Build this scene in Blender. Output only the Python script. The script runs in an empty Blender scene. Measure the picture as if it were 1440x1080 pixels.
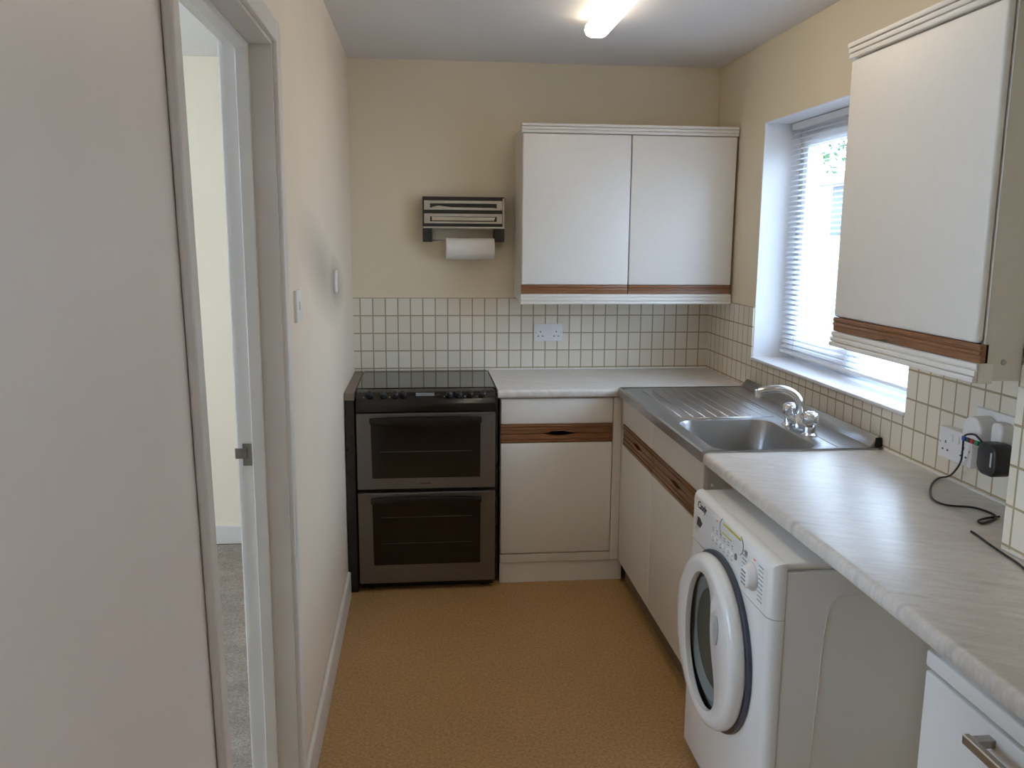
import bpy, bmesh, math, random
from mathutils import Vector, Matrix
random.seed(4)
S = bpy.context.scene
COL = S.collection
PI = math.pi

# ---------------------------------------------------------------- camera, world, light, exposure
XL, XR, D, H = -0.341, 1.460, 4.254, 2.381
FW = Vector((0.10264309, 0.98039551, -0.16819344))
RT = Vector((0.99466486, -0.10291152, 0.00714346))
UP = Vector((0.01030563, 0.16802933, 0.98572813))
cam = bpy.data.cameras.new('camera'); cam_o = bpy.data.objects.new('camera', cam); COL.objects.link(cam_o)
cam.sensor_width = 36.0; cam.lens = 1201.9 / 1440 * 36.0; cam.clip_start = 0.02
m = Matrix.Identity(4)
for i in range(3):
    m[i][0] = RT[i]; m[i][1] = UP[i]; m[i][2] = -FW[i]; m[i][3] = (0, 0, 1.5544)[i]
cam_o.matrix_world = m
S.camera = cam_o

W = bpy.data.worlds.new('sky'); S.world = W; W.use_nodes = True
bg = W.node_tree.nodes['Background']
bg.inputs[0].default_value = (0.62, 0.80, 1.0, 1); bg.inputs[1].default_value = 17.5

vs = S.view_settings
vs.view_transform = 'Standard'; vs.look = 'None'; vs.exposure = -0.82; vs.gamma = 1.0
vs.use_curve_mapping = False
S.cycles.use_denoising = True
S.cycles.max_bounces = 12; S.cycles.diffuse_bounces = 6; S.cycles.transparent_max_bounces = 12
S.cycles.caustics_reflective = False; S.cycles.caustics_refractive = False

# ---------------------------------------------------------------- materials
def srgb(r, g, b):
    f = lambda c: (c/255/12.92) if c <= 10 else ((c/255+0.055)/1.055)**2.4
    return (f(r), f(g), f(b), 1)
class NT:
    def __init__(s, name):
        s.m = bpy.data.materials.new(name); s.m.use_nodes = True
        s.t = s.m.node_tree; s.b = s.t.nodes['Principled BSDF']
    def n(s, kind, **kw):
        o = s.t.nodes.new(kind)
        for k, v in kw.items():
            if k in o.inputs: o.inputs[k].default_value = v
            else: setattr(o, k, v)
        return o
    def l(s, a, b): s.t.links.new(a, b)
    def coord(s, scale=(1, 1, 1), rot=(0, 0, 0), loc=(0, 0, 0)):
        c = s.n('ShaderNodeNewGeometry'); mp = s.n('ShaderNodeMapping')
        mp.inputs['Scale'].default_value = scale; mp.inputs['Rotation'].default_value = rot; mp.inputs['Location'].default_value = loc
        s.l(c.outputs['Position'], mp.inputs['Vector']); return mp.outputs[0]
    def noise(s, vec, scale, detail=4, rough=.55):
        o = s.n('ShaderNodeTexNoise'); o.inputs['Scale'].default_value = scale; o.inputs['Detail'].default_value = detail
        o.inputs['Roughness'].default_value = rough
        s.l(vec, o.inputs['Vector']); return o.outputs['Fac']
    def ramp(s, fac, stops):
        o = s.n('ShaderNodeValToRGB'); e = o.color_ramp.elements
        while len(e) < len(stops): e.new(.5)
        for i, (p, c) in enumerate(stops): e[i].position = p; e[i].color = c
        s.l(fac, o.inputs[0]); return o.outputs[0]
    def bump(s, h, strength, dist=.002):
        o = s.n('ShaderNodeBump'); o.inputs['Strength'].default_value = strength; o.inputs['Distance'].default_value = dist
        s.l(h, o.inputs['Height']); s.l(o.outputs[0], s.b.inputs['Normal'])
    def set(s, **kw):
        for k, v in kw.items(): s.b.inputs[k.replace('_', ' ')].default_value = v
def plain(name, c, rough=.5, metal=0, var=.04, scale=30, bump=0, bscale=200, coat=0):
    t = NT(name); v = t.coord()
    f = t.noise(v, scale)
    lo = tuple(x*(1-var) for x in c[:3])+(1,); hi = tuple(min(1, x*(1+var)) for x in c[:3])+(1,)
    t.l(t.ramp(f, [(.3, lo), (.7, hi)]), t.b.inputs['Base Color'])
    t.set(Roughness=rough, Metallic=metal)
    if coat: t.set(Coat_Weight=coat, Coat_Roughness=.1)
    if bump: t.bump(t.noise(v, bscale), bump, .001)
    return t.m
M = {}
M['paint'] = plain('magnolia_paint', srgb(232, 220, 196), .55, var=.015, scale=3, bump=.12, bscale=90)
M['near_paint'] = plain('off_white_eggshell', srgb(242, 230, 222), .38, var=.02, scale=3, bump=.25, bscale=70)
M['ceiling'] = plain('ceiling_paint', srgb(230, 228, 228), .8, var=.015, scale=3, bump=.1, bscale=80)
M['bedroom'] = plain('bedroom_paint', srgb(244, 232, 210), .7, var=.015, scale=3)
M['gloss'] = plain('white_gloss_paint', srgb(228, 222, 216), .3, var=.02, scale=6, bump=.05, bscale=40)
M['melamine'] = plain('white_melamine', srgb(232, 228, 222), .38, var=.012, scale=40, bump=.02, bscale=500)
M['carcass'] = plain('cream_carcass', srgb(220, 215, 205), .45, var=.02)
M['wmwhite'] = plain('white_enamel', srgb(238, 238, 238), .22, var=.01, scale=5, coat=.3)
M['white_plastic'] = plain('white_plastic', srgb(236, 234, 234), .32, var=.01)
M['upvc'] = plain('white_upvc', srgb(240, 242, 246), .3, var=.01)
M['grey_plastic'] = plain('grey_plastic', srgb(120, 122, 128), .4, var=.03)
M['pale_grey'] = plain('pale_grey_plastic', srgb(176, 178, 180), .35, var=.02)
M['dark_plastic'] = plain('dark_plastic', srgb(38, 38, 42), .35, var=.05)
M['navy_grey'] = plain('slate_plastic', srgb(66, 70, 84), .3, var=.05)
M['black'] = plain('black_enamel', srgb(34, 32, 32), .25, var=.1)
M['panel_black'] = plain('gloss_black_panel', srgb(17, 16, 16), .22, var=.1)
M['rack_grey'] = plain('dim_rack', srgb(72, 70, 68), .4, var=.03)
M['black_rubber'] = plain('black_rubber', srgb(16, 16, 17), .6, var=.1)
M['black_glass'] = plain('black_glass', srgb(10, 10, 11), .06, var=.1)
M['oven_glass'] = plain('smoked_oven_glass', srgb(20, 19, 18), .12, var=.15, scale=4)
M['chrome'] = plain('chrome', (0.82, .83, .85, 1), .1, 1, var=.02)
M['acrylic'] = plain('pale_knob', (0.86, .89, .93, 1), .12, .75, var=.02)
M['handle_metal'] = plain('satin_handle', (0.42, .40, .37, 1), .35, 1, var=.04)
M['latch'] = plain('aged_latch', (0.30, .28, .25, 1), .45, .8, var=.1)
M['dark_steel'] = plain('dark_trim', (0.045, .043, .042, 1), .4, .3, var=.08)
M['dispenser'] = plain('dispenser_silver', (0.62, .60, .55, 1), .38, .75, var=.05)
M['paper'] = plain('kitchen_paper', srgb(238, 236, 232), .9, var=.02, scale=60, bump=.3, bscale=300)
M['foil'] = plain('foil', (0.9, .88, .82, 1), .2, 1, var=.05)
M['drum'] = plain('drum_grey_brown', srgb(128, 124, 114), .4, .3)  # even grey-brown for the disc behind the washer glass
M['red'] = plain('red_plastic', srgb(190, 40, 40), .4); M['green'] = plain('green_plastic', srgb(40, 130, 80), .4)
M['blue'] = plain('blue_plastic', srgb(50, 90, 170), .4); M['yellow'] = plain('yellow_print', srgb(206, 190, 60), .5)
M['grey_ink'] = plain('grey_ink', srgb(140, 142, 148), .5); M['orange_ink'] = plain('orange_ink', srgb(230, 130, 70), .5)
M['black_ink'] = plain('black_ink', srgb(30, 30, 34), .5)
M['cable'] = plain('black_cable', srgb(24, 24, 27), .45)
M['sealant'] = plain('sealant', srgb(240, 238, 232), .4)
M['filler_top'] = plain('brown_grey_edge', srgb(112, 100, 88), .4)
M['concrete'] = plain('pale_paving', srgb(205, 203, 198), .9, var=.06)
M['render_wall'] = plain('slate_cladding', srgb(98, 104, 110), .9, var=.05)
M['roof_tile'] = plain('grey_roof', srgb(110, 112, 120), .9, var=.15)
M['bark'] = plain('bark', srgb(90, 76, 60), .9, var=.2)
M['leaf'] = plain('leaf_green', srgb(66, 96, 54), .7, var=.3, scale=8)

def steel():
    t = NT('brushed_steel'); v = t.coord((60, 2, 60))
    f = t.noise(v, 12, 6)
    t.l(t.ramp(f, [(.2, (.40, .40, .41, 1)), (.8, (.56, .56, .57, 1))]), t.b.inputs['Base Color'])
    t.set(Metallic=1.0, Roughness=.3); t.bump(f, .05, .001); return t.m
M['steel'] = steel()
def cooker_steel():
    t = NT('cooker_grey_steel'); v = t.coord((3, 60, 90)); f = t.noise(v, 8, 5)
    t.l(t.ramp(f, [(.2, (.17, .16, .155, 1)), (.8, (.22, .208, .20, 1))]), t.b.inputs['Base Color'])
    t.set(Metallic=.85, Roughness=.42); return t.m
M['cooker_steel'] = cooker_steel()
def wood(name, rot):
    t = NT(name); v = t.coord((1, 1, 1), rot)
    st = t.n('ShaderNodeMapping'); st.inputs['Scale'].default_value = (3, 60, 60); t.l(v, st.inputs['Vector'])
    f = t.noise(st.outputs[0], 4, 6, .6)
    t.l(t.ramp(f, [(.25, srgb(112, 72, 46)), (.5, srgb(138, 94, 62)), (.75, srgb(156, 112, 78))]), t.b.inputs['Base Color'])
    t.set(Roughness=.32); t.bump(f, .2, .001); return t.m
M['wood_x'] = wood('oak_along_x', (0, 0, 0)); M['wood_y'] = wood('oak_along_y', (0, 0, PI/2))
def worktop():
    t = NT('marble_laminate'); v = t.coord((1, 1, 1), (0, 0, .5))
    st = t.n('ShaderNodeMapping'); st.inputs['Scale'].default_value = (3.0, 14, 3); t.l(v, st.inputs['Vector'])
    a = t.noise(st.outputs[0], 1.6, 8, .65)
    b = t.noise(t.coord((1, 1, 1)), 140, 3)
    c1 = t.ramp(a, [(.28, srgb(190, 185, 180)), (.45, srgb(222, 217, 213)), (.55, srgb(208, 202, 197)), (.72, srgb(236, 232, 230))])
    mx = t.n('ShaderNodeMix', data_type='RGBA', blend_type='MULTIPLY'); mx.inputs[0].default_value = 1
    t.l(c1, mx.inputs[6]); t.l(t.ramp(b, [(.35, (.94, .935, .92, 1)), (.6, (1, 1, 1, 1))]), mx.inputs[7])
    t.l(mx.outputs[2], t.b.inputs['Base Color']); t.set(Roughness=.30); t.bump(b, .03, .001); return t.m
M['worktop'] = worktop()
def floorm():
    t = NT('cork_vinyl'); v = t.coord()
    a = t.noise(v, 110, 6, .75); b = t.noise(v, 2.2, 3)
    c1 = t.ramp(a, [(.32, srgb(146, 108, 64)), (.5, srgb(184, 144, 94)), (.7, srgb(208, 172, 124))])
    mx = t.n('ShaderNodeMix', data_type='RGBA', blend_type='MULTIPLY'); mx.inputs[0].default_value = 1
    t.l(c1, mx.inputs[6]); t.l(t.ramp(b, [(.3, (.93, .92, .9, 1)), (.7, (1, 1, 1, 1))]), mx.inputs[7])
    t.l(mx.outputs[2], t.b.inputs['Base Color']); t.set(Roughness=.5); t.bump(a, .08, .001); return t.m
M['floor'] = floorm()
def carpet():
    t = NT('grey_carpet'); v = t.coord()
    a = t.noise(v, 120, 5, .8); b = t.noise(v, 9, 5, .6)
    c1 = t.ramp(a, [(.3, srgb(122, 112, 104)), (.7, srgb(204, 190, 178))])
    mx = t.n('ShaderNodeMix', data_type='RGBA', blend_type='MULTIPLY'); mx.inputs[0].default_value = 1
    t.l(c1, mx.inputs[6]); t.l(t.ramp(b, [(.35, (.74, .74, .74, 1)), (.65, (1, 1, 1, 1))]), mx.inputs[7])
    t.l(mx.outputs[2], t.b.inputs['Base Color']); t.set(Roughness=.95); t.bump(a, .8, .008); return t.m
M['carpet'] = carpet()
def tiles(name, axis, off):
    t = NT(name); g = t.n('ShaderNodeNewGeometry'); sp = t.n('ShaderNodeSeparateXYZ'); t.l(g.outputs['Position'], sp.inputs[0])
    cb = t.n('ShaderNodeCombineXYZ'); t.l(sp.outputs[axis], cb.inputs[0]); t.l(sp.outputs[2], cb.inputs[1])
    mp = t.n('ShaderNodeMapping'); mp.inputs['Location'].default_value = (-off, -(1.261-.0875*8), 0); t.l(cb.outputs[0], mp.inputs['Vector'])
    br = t.n('ShaderNodeTexBrick'); br.offset = 0; br.squash = 1
    br.inputs['Scale'].default_value = 1; br.inputs['Mortar Size'].default_value = .0032; br.inputs['Mortar Smooth'].default_value = .25
    br.inputs['Brick Width'].default_value = .0612; br.inputs['Row Height'].default_value = .0875; br.inputs['Bias'].default_value = 0
    br.inputs['Color1'].default_value = srgb(230, 221, 204); br.inputs['Color2'].default_value = srgb(237, 230, 216)
    br.inputs['Mortar'].default_value = srgb(176, 160, 132)
    t.l(mp.outputs[0], br.inputs['Vector']); t.l(br.outputs['Color'], t.b.inputs['Base Color'])
    inv = t.n('ShaderNodeMath', operation='SUBTRACT'); inv.inputs[0].default_value = 1; t.l(br.outputs['Fac'], inv.inputs[1])
    t.bump(inv.outputs[0], .6, .002); t.set(Roughness=.2)
    return t.m
M['tiles_back'] = tiles('cream_tiles_back', 0, -.307 - .0612*4)
M['tiles_right'] = tiles('cream_tiles_right', 1, D - .0612*80)
def left_paint():
    t = NT('magnolia_paint_with_mark'); v = t.coord()
    f = t.noise(v, 3)
    c1 = t.ramp(f, [(.3, srgb(234, 219, 198)), (.7, srgb(238, 223, 202))])
    # soft grey patches blended into the wall paint beside the cooker switch
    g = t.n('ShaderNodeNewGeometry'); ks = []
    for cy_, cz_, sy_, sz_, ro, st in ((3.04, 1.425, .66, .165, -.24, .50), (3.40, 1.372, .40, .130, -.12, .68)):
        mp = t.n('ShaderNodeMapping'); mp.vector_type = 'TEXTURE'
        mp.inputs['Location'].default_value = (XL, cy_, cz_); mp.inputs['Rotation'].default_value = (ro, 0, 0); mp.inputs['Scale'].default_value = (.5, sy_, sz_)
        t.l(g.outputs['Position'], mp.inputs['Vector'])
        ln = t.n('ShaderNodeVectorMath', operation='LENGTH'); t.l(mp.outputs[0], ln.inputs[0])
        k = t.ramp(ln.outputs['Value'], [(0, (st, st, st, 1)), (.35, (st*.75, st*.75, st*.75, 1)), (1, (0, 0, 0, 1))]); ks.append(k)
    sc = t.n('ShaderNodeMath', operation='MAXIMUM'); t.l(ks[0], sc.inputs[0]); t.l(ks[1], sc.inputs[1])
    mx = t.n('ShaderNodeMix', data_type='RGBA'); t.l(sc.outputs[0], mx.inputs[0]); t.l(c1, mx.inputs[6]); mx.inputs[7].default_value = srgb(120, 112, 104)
    t.l(mx.outputs[2], t.b.inputs['Base Color']); t.set(Roughness=.5); t.bump(t.noise(v, 90), .12, .001); return t.m
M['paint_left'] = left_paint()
def mixglass(name, tint, tr, rough=.03):
    t = NT(name); nt = t.t
    a = t.n('ShaderNodeBsdfTransparent'); a.inputs[0].default_value = tint
    b = t.n('ShaderNodeBsdfGlossy'); b.inputs['Roughness'].default_value = rough
    mx = t.n('ShaderNodeMixShader'); fr = t.n('ShaderNodeFresnel'); fr.inputs[0].default_value = tr
    ge = t.n('ShaderNodeNewGeometry'); iv = t.n('ShaderNodeMath', operation='SUBTRACT'); iv.inputs[0].default_value = 1; t.l(ge.outputs['Backfacing'], iv.inputs[1])
    mu = t.n('ShaderNodeMath', operation='MULTIPLY'); t.l(fr.outputs[0], mu.inputs[0]); t.l(iv.outputs[0], mu.inputs[1])
    t.l(mu.outputs[0], mx.inputs[0]); t.l(a.outputs[0], mx.inputs[1]); t.l(b.outputs[0], mx.inputs[2])
    t.l(mx.outputs[0], nt.nodes['Material Output'].inputs[0]); return t.m
M['pane'] = mixglass('window_glass', (.97, .98, 1, 1), 1.45)
M['porthole'] = mixglass('washer_glass', (.80, .82, .82, 1), 1.4)
def slatm():
    t = NT('white_slat'); nt = t.t
    d = t.n('ShaderNodeBsdfDiffuse'); d.inputs[0].default_value = srgb(244, 246, 250)
    tr = t.n('ShaderNodeBsdfTranslucent'); tr.inputs[0].default_value = srgb(236, 242, 252)
    mx = t.n('ShaderNodeMixShader'); mx.inputs[0].default_value = .15
    t.l(d.outputs[0], mx.inputs[1]); t.l(tr.outputs[0], mx.inputs[2]); t.l(mx.outputs[0], nt.nodes['Material Output'].inputs[0]); return t.m
M['slat'] = slatm()
def emit(name, c, s):
    t = NT(name); t.set(Emission_Color=c, Emission_Strength=s, Base_Color=(.9, .9, .88, 1)); return t.m
M['tube'] = emit('fluorescent_diffuser', (1.0, .86, .66, 1), 13.0)

# ---------------------------------------------------------------- mesh builder
class MB:
    def __init__(s): s.bm = bmesh.new()
    def _add(s, o):
        me = bpy.data.meshes.new('tmp'); o.to_mesh(me); s.bm.from_mesh(me); bpy.data.meshes.remove(me); o.free(); return s
    def box(s, x0, x1, y0, y1, z0, z1, bev=0, seg=2, only=None, cut=None):
        b = bmesh.new(); bmesh.ops.create_cube(b, size=1)
        for v in b.verts:
            v.co = Vector(((x0+x1)/2+v.co.x*(x1-x0), (y0+y1)/2+v.co.y*(y1-y0), (z0+z1)/2+v.co.z*(z1-z0)))
        if bev:
            ed = [e for e in b.edges if only is None or only((e.verts[0].co+e.verts[1].co)/2)]
            bmesh.ops.bevel(b, geom=ed, offset=bev, segments=seg, affect='EDGES', profile=.5)
        if cut:
            for co, no in cut:
                r = bmesh.ops.bisect_plane(b, geom=b.verts[:]+b.edges[:]+b.faces[:], plane_co=co, plane_no=no, clear_outer=True)
                bmesh.ops.holes_fill(b, edges=[e for e in b.edges if e.is_boundary])
        return s._add(b)
    def prism(s, pts, mp, t0, t1, bev=0, seg=2, only=None):
        b = bmesh.new()
        lo = [b.verts.new(mp(p[0], p[1], t0)) for p in pts]; hi = [b.verts.new(mp(p[0], p[1], t1)) for p in pts]
        n = len(pts); b.faces.new(lo[::-1]); b.faces.new(hi)
        for i in range(n): b.faces.new((lo[i], lo[(i+1) % n], hi[(i+1) % n], hi[i]))
        bmesh.ops.recalc_face_normals(b, faces=b.faces[:])
        if bev:
            ed = [e for e in b.edges if only is None or only((e.verts[0].co+e.verts[1].co)/2)]
            bmesh.ops.bevel(b, geom=ed, offset=bev, segments=seg, affect='EDGES', profile=.5)
        return s._add(b)
    def lathe(s, prof, c, axis='Z', n=40, closed=True):
        # prof: (radius, height along axis)
        b = bmesh.new(); rings = []
        ax = {'X': 0, 'Y': 1, 'Z': 2}[axis]; o = [(1, 2), (2, 0), (0, 1)][ax]
        for r, h in prof:
            ring = []
            for k in range(n):
                a = 2*PI*k/n; v = [0, 0, 0]; v[ax] = h; v[o[0]] = r*math.cos(a); v[o[1]] = r*math.sin(a)
                ring.append(b.verts.new(Vector(c)+Vector(v)))
            rings.append(ring)
        for i in range(len(rings)-1):
            for k in range(n):
                b.faces.new((rings[i][k], rings[i][(k+1) % n], rings[i+1][(k+1) % n], rings[i+1][k]))
        if closed:
            b.faces.new(rings[0][::-1]); b.faces.new(rings[-1])
        bmesh.ops.recalc_face_normals(b, faces=b.faces[:])
        for f in b.faces: f.smooth = True
        return s._add(b)
    def tube(s, pts, r, n=10, smooth=True, sub=0):
        pts = [Vector(p) for p in pts]
        if sub: pts = spline(pts, sub)
        rr = r if isinstance(r, (list, tuple)) else [r]*len(pts)
        if len(rr) != len(pts): rr = [rr[0]+(rr[-1]-rr[0])*i/(len(pts)-1) for i in range(len(pts))]
        b = bmesh.new(); rings = []
        t0 = (pts[1]-pts[0]).normalized()
        nv = t0.orthogonal().normalized()
        for i, p in enumerate(pts):
            t = (pts[min(i+1, len(pts)-1)]-pts[max(i-1, 0)]).normalized()
            nv = (nv - t*nv.dot(t)).normalized(); bv = t.cross(nv)
            rings.append([b.verts.new(p+rr[i]*(nv*math.cos(2*PI*k/n)+bv*math.sin(2*PI*k/n))) for k in range(n)])
        for i in range(len(rings)-1):
            for k in range(n):
                b.faces.new((rings[i][k], rings[i][(k+1) % n], rings[i+1][(k+1) % n], rings[i+1][k]))
        b.faces.new(rings[0][::-1]); b.faces.new(rings[-1])
        bmesh.ops.recalc_face_normals(b, faces=b.faces[:])
        for f in b.faces: f.smooth = smooth
        return s._add(b)
    def build(s, name, mat, parent=None, smooth=False):
        me = bpy.data.meshes.new(name)
        org = Vector((0, 0, 0)); p = parent
        while p is not None: org += p.location; p = p.parent
        for v in s.bm.verts: v.co -= org
        if smooth:
            for f in s.bm.faces: f.smooth = True
        s.bm.to_mesh(me); s.bm.free(); me.materials.append(mat)
        if smooth:
            me.set_sharp_from_angle(angle=math.radians(35))
        o = bpy.data.objects.new(name, me); COL.objects.link(o)
        if parent is not None: o.parent = parent
        return o
def spline(pts, sub):
    out = []
    for i in range(len(pts)-1):
        p0 = pts[max(i-1, 0)]; p1 = pts[i]; p2 = pts[i+1]; p3 = pts[min(i+2, len(pts)-1)]
        for k in range(sub):
            t = k/sub
            out.append(.5*((2*p1)+(p2-p0)*t+(2*p0-5*p1+4*p2-p3)*t*t+(3*p1-p0-3*p2+p3)*t**3))
    out.append(pts[-1]); return out
def B(*a, **k): return MB().box(*a, **k)
def thing(name, loc, label, cat, group=None):
    o = bpy.data.objects.new(name, None); COL.objects.link(o); o.location = loc; o.empty_display_size = .05
    return tag(o, label, cat, group)
def tag(o, label, cat, group=None):
    o['label'] = label; o['category'] = cat
    if group: o['group'] = group
    return o
def struct(o, label=None, cat=None):
    o['kind'] = 'structure'
    if label: o['label'] = label
    if cat: o['category'] = cat
    return o
def lbl(o, s): o['label'] = s; return o
def mapY(yf): return lambda s, z, t: (s, yf-t, z)         # fronts that face -Y
def mapX(xf): return lambda s, z, t: (xf-t, s, z)         # fronts that face -X
def mapZ(z0): return lambda x, y, t: (x, y, z0+t)

# ---------------------------------------------------------------- room shell
T = .10
struct(B(XL, XR+.25, -1.75, D+.12, -.1, 0).build('floor', M['floor']), 'beige brown speckled vinyl kitchen floor', 'floor')
struct(B(-3.3, XL, -1.75, D+.12, -.1, -.002).build('floor_bedroom', M['carpet']), 'mottled grey carpet beyond the doorway', 'carpet')
struct(B(-3.3, XR+.25, -1.75, D+.12, H, H+.1).build('ceiling', M['ceiling']), 'plain white kitchen ceiling', 'ceiling')
struct(B(XL-T, XR+.25, D, D+.12, 0, H).build('wall_back', M['paint']), 'cream back wall above tiled splashback', 'wall')
struct(B(-3.3, XL-T, D+.06, D+.12, 0, H).build('wall_back_bedroom', M['bedroom']), 'pale cream wall seen through the doorway', 'wall')
WY0, WY1, WZ0, WZ1 = 2.41, 3.652, 1.028, 2.049
w = MB()
w.box(XR, XR+.25, WY1, D, 0, H); w.box(XR, XR+.25, -.05, WY0, 0, H); w.box(XR, XR+.25, -1.75, -1.25, 0, H); w.box(XR, XR+.25, -1.25, -.05, 0, 1.3); w.box(XR, XR+.25, -1.25, -.05, 1.75, H)  # includes an unseen opening behind the camera, added to light the near left wall
w.box(XR, XR+.25, WY0, WY1, 0, WZ0); w.box(XR, XR+.25, WY0, WY1, WZ1, H)
struct(w.build('wall_right', M['paint']), 'cream wall around the window', 'wall')
PX, PY = 1.247, 1.648
struct(MB().box(PX, XR, -.05, PY, 0, H).box(PX, XR, -1.75, -1.25, 0, H).box(PX, XR, -1.25, -.05, 0, 1.3).box(PX, XR, -1.25, -.05, 1.75, H).build('wall_right_pier', M['paint']), 'cream wall pier standing out beside the wall cabinet', 'wall')  # the added daylight opening behind the camera runs through the pier too
DY0, DY1, DZ = 1.345, 2.09, 1.985      # doorway in the left wall
na = lambda z: 1.268-.062*(z-1.30)      # near upright of the doorway, slightly out of plumb
w = MB()
w.box(XL-T, XL, DY1+.03, D, 0, H); w.box(XL-T, XL, na(DZ+.03)+.03, DY1+.03, DZ+.03, H)
struct(w.build('wall_left', M['paint_left']), 'cream left wall with doorway and a grey patch', 'wall')
w = MB(); w.box(XL, XR, -1.75, -1.68, 0, H)
struct(w.build('wall_rear', M['paint']), 'cream wall behind the viewer', 'wall')
w = MB()
w.box(-3.3, -3.22, -1.75, .95, 0, H); w.box(-3.3, -3.22, 3.1, D+.12, 0, H); w.box(-3.3, -3.22, .95, 3.1, 0, 1.0); w.box(-3.3, -3.22, .95, 3.1, 2.15, H)  # unseen window opening, added and sized to send daylight through the doorway
w.box(-3.3, XL-T, -1.75, -1.68, 0, H)
struct(w.build('wall_left_bedroom', M['bedroom']), 'pale far walls of the carpeted room', 'wall')
struct(B(-3.2, XL-T, D+.044, D+.06, 0, .10, bev=.006).build('baseboard_bedroom', M['gloss']), 'white baseboard along the carpeted room wall', 'baseboard')
struct(B(XL, XL+.016, DY1+.072, D-.66, 0, .115, bev=.007, only=lambda c: c.z > .1).build('baseboard_left', M['gloss']), 'white baseboard along the left kitchen wall', 'baseboard')

# tiled splashback
t = .006
struct(B(XL, XR, D-t, D, .86, 1.261).build('tile_splashback_back', M['tiles_back']), 'cream rectangular tiles along the back wall', 'tiles')
w = MB()
w.box(XR-t, XR, WY1, D-t, .86, 1.261); w.box(XR-t, XR, WY0, WY1, .86, WZ0-.001); w.box(XR-t, XR, PY, WY0, .86, 1.32)
struct(w.build('tile_splashback_right', M['tiles_right']), 'cream tiles under and beside the window', 'tiles')
struct(B(PX-t, PX, -.05, PY+.0, .86, 1.255).build('tile_splashback_pier', M['tiles_right']), 'cream tiles on the wall pier', 'tiles')

struct(MB().prism([(-1.75, 0), (na(0)+.03, 0), (na(DZ+.03)+.03, DZ+.03), (na(DZ+.03)+.03, H), (-1.75, H)], lambda s, z, q: (XL-T+q, s, z), 0, T).build('wall_left_near', M['near_paint']), 'pinkish off white wall filling the left edge, beside the doorway', 'wall')
# doorway frame in the left wall (door_1)
dr = struct(thing('door_1', (XL, DY1, 0), 'white painted doorway opening onto the grey carpet', 'doorway'))
f = MB()
f.box(XL-T-.005, XL+.004, DY1, DY1+.03, 0, DZ+.03); f.prism([(na(0)+.02, 0), (na(0)+.05, 0), (na(DZ)+.05, DZ), (na(DZ)+.02, DZ)], lambda s, z, q: (XL-T-.005+q, s, z), 0, T+.005); f.box(XL-T-.005, XL+.004, na(DZ), DY1, DZ, DZ+.03)
f.build('jamb', M['gloss'], dr)
f = MB()
f.box(XL-.076, XL-.046, DY1-.013, DY1, 0, DZ, bev=.002); f.box(XL-.076, XL-.046, na(DZ)+.05, DY1-.013, DZ-.013, DZ, bev=.002)
f.build('door_stop', M['gloss'], dr)
f = MB(); aw = .052; e = .007
f.box(XL+.001, XL+.016, DY1+e, DY1+e+aw, 0, DZ+e+aw, bev=.005); f.box(XL+.001, XL+.016, na(DZ)+.037, DY1+e, DZ+e, DZ+e+aw, bev=.005)
f.build('architrave', M['gloss'], dr)
# the near upright leans a little out of plumb, as the photo shows
f = MB()
f.prism([(na(DZ), DZ), (na(DZ)+.036, DZ), (na(0)+.036, 0), (na(0), 0)], lambda s, z, q: (XL+.001+q, s, z), 0, .016, bev=.004)
f.build('architrave', M['gloss'], dr)
f = MB(); f.box(XL-T-.017, XL-T-.002, DY1+e, DY1+e+aw, 0, DZ+e+aw, bev=.004); f.box(XL-T-.017, XL-T-.002, DY0-e-aw, DY0-e, 0, DZ+e+aw, bev=.004); f.box(XL-T-.017, XL-T-.002, DY0-e, DY1+e, DZ+e, DZ+e+aw, bev=.004)
f.build('architrave', M['gloss'], dr)
f = MB(); f.box(XL-.101, XL-.080, DY1-.003, DY1+.001, 1.00, 1.055); f.prism([(XL-.119, 1.018), (XL-.090, 1.018), (XL-.090, 1.044), (XL-.119, 1.044)], lambda x, z, q: (x, DY1-q, z), .001, .006, bev=.0015)
lbl(f.build('strike_plate', M['latch'], dr), 'dull metal strike plate')

# ---------------------------------------------------------------- window
wn = struct(thing('window_1', (XR+.2, WY0, WZ0), 'white framed kitchen window in a deep reveal', 'window'))
fx0, fx1 = XR+.165, XR+.225
def frame(y0, y1, z0, z1, x0, x1, th, name):
    f = MB()
    f.box(x0, x1, y0, y0+th, z0, z1, bev=.006); f.box(x0, x1, y1-th, y1, z0, z1, bev=.006)
    f.box(x0, x1, y0+th, y1-th, z0, z0+th, bev=.006); f.box(x0, x1, y0+th, y1-th, z1-th, z1, bev=.006)
    return f.build(name, M['upvc'], wn, smooth=True)
frame(WY0, WY1, WZ0, WZ1, fx0, fx1, .055, 'window_frame')
B(fx0, fx1, 3.02, 3.075, WZ0+.055, WZ1-.055, bev=.006).build('mullion', M['upvc'], wn, smooth=True)
s1 = frame(3.075, WY1-.055, WZ0+.055, WZ1-.055, fx0-.012, fx1-.012, .05, 'sash')
B(fx0+.02, fx0+.026, 3.125, WY1-.105, WZ0+.105, WZ1-.105).build('pane', M['pane'], s1)
B(fx0+.02, fx0+.026, WY0+.055, 3.02, WZ0+.055, WZ1-.055).build('pane', M['pane'], wn)
B(XR-.012, fx0+.01, WY0+.001, WY1-.001, WZ0, WZ0+.014, bev=.004).build('window_sill', M['upvc'], wn)
r = MB(); r.box(XR+.001, fx0, WY1-.004, WY1, WZ0, WZ1); r.box(XR+.001, fx0, WY0, WY0+.004, WZ0, WZ1); r.box(XR+.001, fx0, WY0, WY1, WZ1-.004, WZ1)
r.build('reveal', M['upvc'], wn)

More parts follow.
